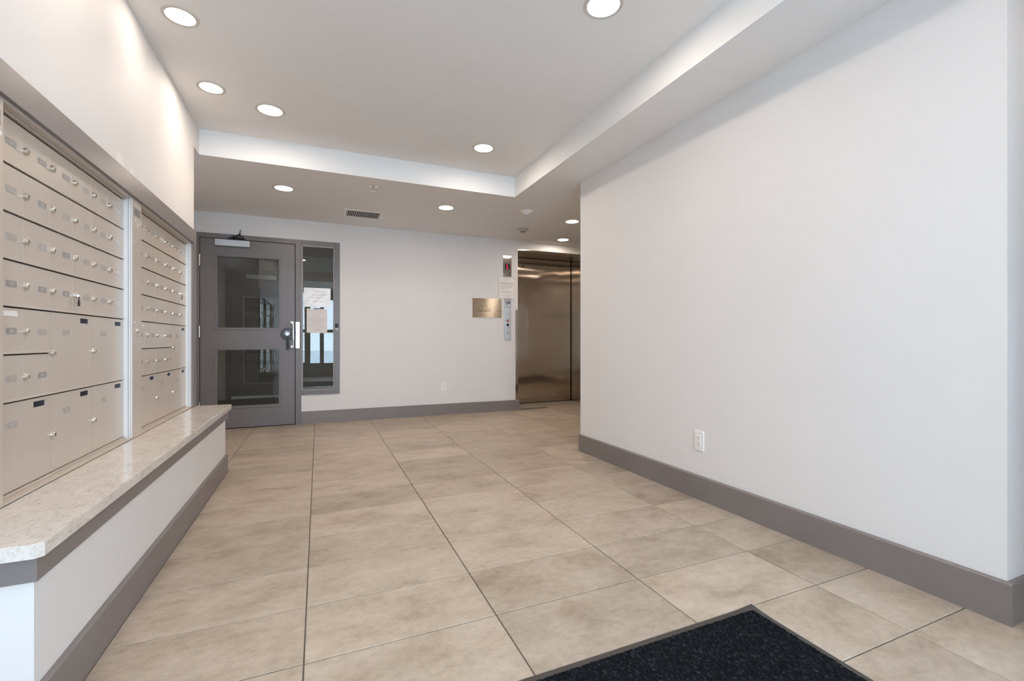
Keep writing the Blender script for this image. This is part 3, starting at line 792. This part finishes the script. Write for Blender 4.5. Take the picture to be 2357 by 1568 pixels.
def detector(x, y, label, mat, head):
    t = thing('smoke_detector', (x, y, ZL), label, 'smoke detector')
    mb = MB(); mb.cyl((x, y, ZL), (x, y, ZL-.012), .072, .070, 40, bev=.002); mb.cyl((x, y, ZL-.012), (x, y, ZL-.030), .062 if not head else .058, .045 if not head else .036, 40, bev=.002)
    obj('base', mb, mat, t, smooth=True)
    mb = MB()
    if head:
        mb.cyl((x, y, ZL-.030), (x, y, ZL-.046), .030, .026, 30); obj('chamber', mb, mat, t, smooth=True)
        mb = MB()
        for k in range(8):
            a = k*PI/4; mb.cyl((x+.0275*math.cos(a), y+.0275*math.sin(a), ZL-.033), (x+.0265*math.cos(a), y+.0265*math.sin(a), ZL-.043), .006, n=8)
        obj('vent_slot', mb, 'black', t)
    else:
        mb.cyl((x, y, ZL-.030), (x, y, ZL-.040), .030, .022, 30); obj('chamber', mb, mat, t, smooth=True)
        mb = MB()
        for k in range(10):
            a = k*PI/5; mb.box((x+.048*math.cos(a)-.004, y+.048*math.sin(a)-.004, ZL-.0285), (x+.048*math.cos(a)+.004, y+.048*math.sin(a)+.004, ZL-.0255))
        obj('vent_slot', mb, 'ring', t)
    return t
detector(2.044, 4.373, 'round white smoke detector, the nearer of two on the low ceiling', 'white', False)
detector(2.324, 5.090, 'yellowed detector with dark sensing head, the farther of two', 'aged', True)

# ================================================================== ON THE WALLS
def outlet(c, axis, label):
    # axis 'y': on the far wall facing -Y; 'x': on the right wall facing -X
    t = thing('wall_outlet', c, label, 'outlet')
    if axis == 'y':
        P = lambda u, d, w: (c[0]+u, c[1]-d, c[2]+w)
    else:
        P = lambda u, d, w: (c[0]-d-.0*u, c[1]-u, c[2]+w)
    mb = MB(); mb.box(P(-.036, -.002, -.060), P(.036, .006, .060), .003, 2); obj('cover_plate', mb, 'white', t)
    mb = MB(); mb.box(P(-.017, .005, -.034), P(.017, .0085, .034), .0012); r = obj('socket_face', mb, 'white', t)
    mb = MB()
    for s in (-1, 1):
        for u in (-.0065, .0065): mb.box(P(u-.001, .008, s*.018+.000), P(u+.001, .0088, s*.018+.008))
        mb.cyl(P(0, .008, s*.018-.008), P(0, .0088, s*.018-.008), .0024, n=10)
    obj('slots', mb, 'dark', r)
    mb = MB()
    for s in (-1, 1): mb.cyl(P(0, .006, s*.048), P(0, .007, s*.048), .003, n=12)
    obj('screw', mb, 'ring', t)
outlet((1.484, YF, .360), 'y', 'small white double outlet low on the far wall')
outlet((2.1245, 2.078, .352), 'x', 'white double outlet low on the right wall, nearest camera')

YP = YF-.001
def bars(rows, x0, x1, y, mat, name, parent, seedv=1):
    """blurred lines of small print: (z, left, right, height) fractions, broken into words"""
    rnd = random.Random(seedv); mb = MB()
    for z, a, b, h in rows:
        x = x0+(x1-x0)*a; xe = x0+(x1-x0)*b
        while x < xe:
            w = rnd.uniform(.006, .018); w = min(w, xe-x)
            mb.box((x, y-.0003, z-h/2), (x+w, y, z+h/2)); x += w+.0028
    o = obj(name, mb, mat, parent); o['kind'] = 'stuff'; return o
# evacuation plan plate
t = thing('evacuation_plaque', (2.085, YF, 1.267), 'brushed champagne metal plate engraved with a floor plan, left of lift buttons', 'sign')
mb = MB(); mb.box((1.877, YF-.004, 1.268), (2.291, YF, 1.524), .001); pq = obj('plate', mb, 'brass', t)
M['engrave'] = simple('engraving', (.24, .18, .12), .6)
mb = MB(); y0 = YF-.0045
def L(ax, az, bx, bz, w=.0022):
    p = Vector((1.877+ax*.414, y0, 1.524-az*.256)); q = Vector((1.877+bx*.414, y0, 1.524-bz*.256)); mb.cyl(p, q, w/2, n=6)
for s in ((.18, .40, .18, .66), (.12, .50, .20, .50), (.22, .42, .36, .44), (.42, .28, .48, .42), (.48, .42, .52, .50), (.36, .50, .36, .56), (.36, .56, .40, .57), (.50, .57, .54, .57), (.54, .50, .54, .57),
          (.68, .45, .68, .47), (.74, .48, .78, .48), (.78, .43, .78, .48), (.10, .16, .13, .22), (.13, .22, .10, .27), (.10, .06, .17, .06), (.40, .07, .46, .07), (.85, .58, .85, .66), (.82, .67, .96, .67),
          (.14, .66, .60, .66), (.60, .66, .60, .44), (.30, .66, .50, .70)): L(*s)
mb.ball((1.877+.77*.414, y0, 1.524-.08*.256), .004); mb.ball((1.877+.90*.414, y0, 1.524-.16*.256), .0045)
for k in range(3): mb.ball((1.877+.775*.414, y0, 1.524-(.80+.06*k)*.256), .004)
obj('engraved_plan', mb, 'engrave', pq)
bars([(1.372-.009*k, .15+.02*(k % 2), .34, .004) for k in range(4)]+[(1.372-.009*k, .44, .62-.03*(k % 3), .003) for k in range(4)]+[(1.300, .25, .62, .003)], 1.877, 2.291, YF-.0042, 'engrave', 'engraved_text', pq, 4)

# lift position indicator
t = thing('lift_indicator', (2.376, YF, 1.834), 'tall steel plate with red 1 display above the paper notice by lift', 'display')
mb = MB(); mb.box((2.314, YF-.004, 1.834), (2.438, YF, 2.122), .001); obj('plate', mb, 'steel2', t)
mb = MB(); mb.box((2.343, YF-.006, 1.936), (2.413, YF-.003, 2.010), .0008); dsp = obj('screen', mb, 'black', t)
mb = MB()
for (u, v) in ((0, 0), (0, 1), (0, 2), (0, 3), (0, 4), (0, 5), (0, 6), (-1, 5), (-1, 0), (1, 0)): mb.cyl((2.374+u*.0085, YF-.0062, 1.948+v*.0078), (2.374+u*.0085, YF-.0067, 1.948+v*.0078), .0037, n=10)
mb.mi = 0; obj('numeral', mb, 'led', dsp)

# stairs-in-fire pictogram
t = thing('stair_sign', (2.382, YF, 1.413), 'small square steel sign with black pictogram under the paper notice', 'sign')
mb = MB(); mb.box((2.331, YF-.003, 1.414), (2.434, YF, 1.526), .0008); pp = obj('plate', mb, 'steel2', t)
mb = MB(); yy0, yy1 = YF-.0038, YF-.003
mb.prism([(2.368, 1.494), (2.378, 1.486), (2.375, 1.476), (2.384, 1.470), (2.376, 1.462), (2.366, 1.470), (2.360, 1.478), (2.367, 1.484)], 1, yy0, yy1)
mb.cyl((2.369, yy0, 1.500), (2.369, yy1, 1.500), .0045, n=12)
mb.prism([(2.376, 1.463), (2.382, 1.458), (2.372, 1.446), (2.362, 1.441), (2.360, 1.446), (2.370, 1.452)], 1, yy0, yy1)
mb.prism([(2.394, 1.465), (2.390, 1.480), (2.398, 1.498), (2.402, 1.488), (2.408, 1.496), (2.412, 1.480), (2.406, 1.466)], 1, yy0, yy1)
obj('pictogram', mb, 'black', pp)
bars([(1.514, .3, .8, .003), (1.508, .25, .85, .003), (1.424, .2, .8, .003)], 2.331, 2.434, YF-.003, 'ink_light', 'small_print', pp, 8)

# hall call station
t = thing('lift_call_panel', (2.382, YF, .963), 'tall narrow steel panel with red and black round buttons by lift', 'switch')
mb = MB(); mb.box((2.331, YF-.004, .964), (2.433, YF, 1.406), .001); pn = obj('plate', mb, 'steel2', t)
mb = MB(); mb.cyl((2.382, YF-.004, 1.229), (2.382, YF-.010, 1.229), .019, .0175, 28, bev=.001); obj('red_button', mb, 'red', t, smooth=True)['label'] = 'round red button'
mb = MB(); mb.box((2.373, YF-.0105, 1.232), (2.383, YF-.010, 1.238)); mb.box((2.378, YF-.0105, 1.222), (2.388, YF-.010, 1.227)); obj('button_mark', mb, 'white', t)
mb = MB(); mb.cyl((2.382, YF-.004, 1.174), (2.382, YF-.009, 1.174), .0185, .0175, 28, bev=.001); obj('black_button', mb, 'black', t, smooth=True)['label'] = 'round black button'
mb = MB(); mb.cyl((2.382, YF-.004, 1.068), (2.382, YF-.008, 1.068), .0115, .010, 20); kk = obj('key_switch', mb, 'lock', t, smooth=True)
mb = MB(); mb.cyl((2.382, YF-.008, 1.068), (2.382, YF-.0086, 1.068), .004, n=12); obj('key_hole', mb, 'dark', kk)
mb = MB()
for z in (1.385, .984): mb.cyl((2.382, YF-.004, z), (2.382, YF-.0055, z), .0045, n=12)
obj('screw', mb, 'chrome', t)
bars([(1.305, .2, .8, .004), (1.299, .25, .75, .003)]+[(1.289-.008*k, .2, .8, .003) for k in range(3)]+[(1.257, .3, .7, .003)], 2.331, 2.433, YF-.004, 'ink_light', 'small_print', pn, 5)

# paper notice by the lift
t = thing('paper_notice', (2.365, YF-.003, 1.538), 'white paper headed IMPORTANT NOTICE taped above the lift buttons', 'notice')
mb = MB(); mb.prism([(2.253, 1.541), (2.480, 1.538), (2.481, 1.808), (2.252, 1.822)], 1, YF-.0066, YF-.0060); pg = obj('sheet', mb, 'paper', t)
text_mesh('IMPORTANT NOTICE', .0215, 'ink', (2.366, YF-.0068, 1.742), '-y', 'heading', pg, 0, .0001)
bars([(1.797, .36, .62, .005), (1.780, .28, .72, .0018)], 2.252, 2.480, YF-.0066, 'ink_light', 'letterhead', pg, 3)
bars([(1.722-.0118*k, .13, (.84, .88, .92, .80, .75, .36)[k], .0045) for k in range(6)]+[(1.637-.0118*k, .13, (.73, .84, .93)[k], .0045) for k in range(3)]+[(1.576, .20, .84, .0048), (1.565, .38, .64, .0045)], 2.252, 2.480, YF-.0066, 'ink_light', 'body_text', pg, 11)

# notices on the sidelight glass
YG = YF+.0155
t = thing('sleeved_notice', (-.014, YG, 1.345), 'creased clear plastic sleeve holding a white sheet on sidelight glass', 'notice')
mb = MB(); nx, nz = 22, 16; V = {}
rnd = random.Random(3)
px0, px1, pz0, pz1 = -.158, .130, 1.350, 1.572
for layer, off in (('sheet', 0), ):
    for i in range(nx+1):
        for k in range(nz+1):
            V[i, k] = mb.bm.verts.new((px0+(px1-px0)*i/nx, YG-.0022-.0016*(1+math.sin(i*.55+1.3*math.sin(k*.42))*math.cos(k*.5-.25*i))*(.6+.4*rnd.random()), pz0+(pz1-pz0)*k/nz))
    for i in range(nx):
        for k in range(nz): mb.bm.faces.new((V[i, k], V[i+1, k], V[i+1, k+1], V[i, k+1]))
    ext = bmesh.ops.extrude_face_region(mb.bm, geom=list(mb.bm.faces))
    for v in ext['geom']:
        if isinstance(v, bmesh.types.BMVert): v.co.y += .0008
M['sleeved'] = simple('sleeved_paper', (.82, .82, .82), .30, coat=.25)
sh = obj('sleeve', mb, 'sleeved', t, smooth=True)
bars([(1.530, .38, .66, .003), (1.490, .30, .88, .004), (1.458, .25, .8, .003), (1.418, .10, .24, .004), (1.414, .32, .70, .004)], px0, px1, YG-.0066, 'ink_light', 'faint_text', sh, 6)
t = thing('posted_notice', (-.017, YG, 1.046), 'plain white typed page stuck on sidelight glass below the plastic sleeve', 'notice')
mb = MB(); mb.prism([(-.127, 1.050), (.092, 1.046), (.093, 1.326), (-.126, 1.330)], 1, YG-.0020, YG-.0012); sh = obj('sheet', mb, 'paper2', t)
mb = MB(); mb.box((-.055, YG-.0026, 1.326), (.038, YG-.0021, 1.337)); obj('tape', mb, 'bronze', t)
rr = [(1.311, .30, .72, .006)]+[(1.296, .12, .88, .0022), (1.278, .22, .78, .0022), (1.258, .36, .65, .0035), (1.245, .34, .68, .0028)]+[(1.228-.009*k, .12, .9, .0026) for k in range(4)]+[(1.187, .08, .90, .0042), (1.179, .30, .68, .004), (1.162, .34, .66, .0058)]+[(1.148-.0125*k, .1, .88, .0022) for k in range(4)]+[(1.085, .35, .68, .007)]
bars(rr, -.127, .092, YG-.0020, 'ink_light', 'body_text', sh, 13)

# ---- floor mat with a rubber border, corner lifting slightly
mx1, my1 = 1.437, 1.163; mx0, my0 = -.45, .02
t = thing('floor_mat', ((mx0+mx1)/2, (my0+my1)/2, 0), 'black ribbed entrance mat with grey rubber border at bottom right', 'mat')
mb = MB(); bw = .026
nseg = 24
def brd(p, q, inn_p, inn_q, lift0, lift1):
    prev = None
    for k in range(nseg+1):
        s = k/nseg; o_ = Vector(p).lerp(Vector(q), s); i_ = Vector(inn_p).lerp(Vector(inn_q), s)
        e = lift0*max(0, 1-s*14)**2+lift1*max(0, 1-(1-s)*14)**2
        row = [mb.bm.verts.new((o_.x, o_.y, .0004)), mb.bm.verts.new((o_.x, o_.y, .0022+e)), mb.bm.verts.new((i_.x, i_.y, .0055+e*.25)), mb.bm.verts.new((i_.x, i_.y, .0004))]
        if prev:
            for a in range(4): mb.bm.faces.new((prev[a], row[a], row[(a+1) % 4], prev[(a+1) % 4]))
        else: mb.bm.faces.new(row)
        prev = row
    mb.bm.faces.new(prev[::-1])
cs = [(mx0, my0), (mx1, my0), (mx1, my1), (mx0, my1)]; ci = [(mx0+bw, my0+bw), (mx1-bw, my0+bw), (mx1-bw, my1-bw), (mx0+bw, my1-bw)]
for k in range(4):
    k2 = (k+1) % 4
    brd(cs[k], cs[k2], ci[k], ci[k2], .007 if k == 2 else 0, .007 if k == 1 else 0)
obj('rubber_border', mb, 'rubber', t)
# pile: a grid with knobbly loops
mb = MB(); gx, gy = 230, 130; V = []
x0, x1, y0, y1 = .35, mx1-bw, .55, my1-bw
rnd = random.Random(9)
for i in range(gx+1):
    V.append([mb.bm.verts.new((x0+(x1-x0)*i/gx, y0+(y1-y0)*k/gy, .0065+rnd.uniform(0, .0032)+(.0012 if i % 2 else 0))) for k in range(gy+1)])
for i in range(gx):
    for k in range(gy): mb.bm.faces.new((V[i][k], V[i+1][k], V[i+1][k+1], V[i][k+1]))
for a, b in (((mx0+bw, my0+bw), (x0, my1-bw)), ((x0, my0+bw), (x1, y0))): mb.box((a[0], a[1], .002), (b[0], b[1], .0078))
mb.box((x0, y0, .001), (x1, y1, .006))
o = obj('pile', mb, 'pile', t); o['kind'] = 'stuff'

for o in bpy.data.objects:
    if o.type == 'MESH': o.data.update()
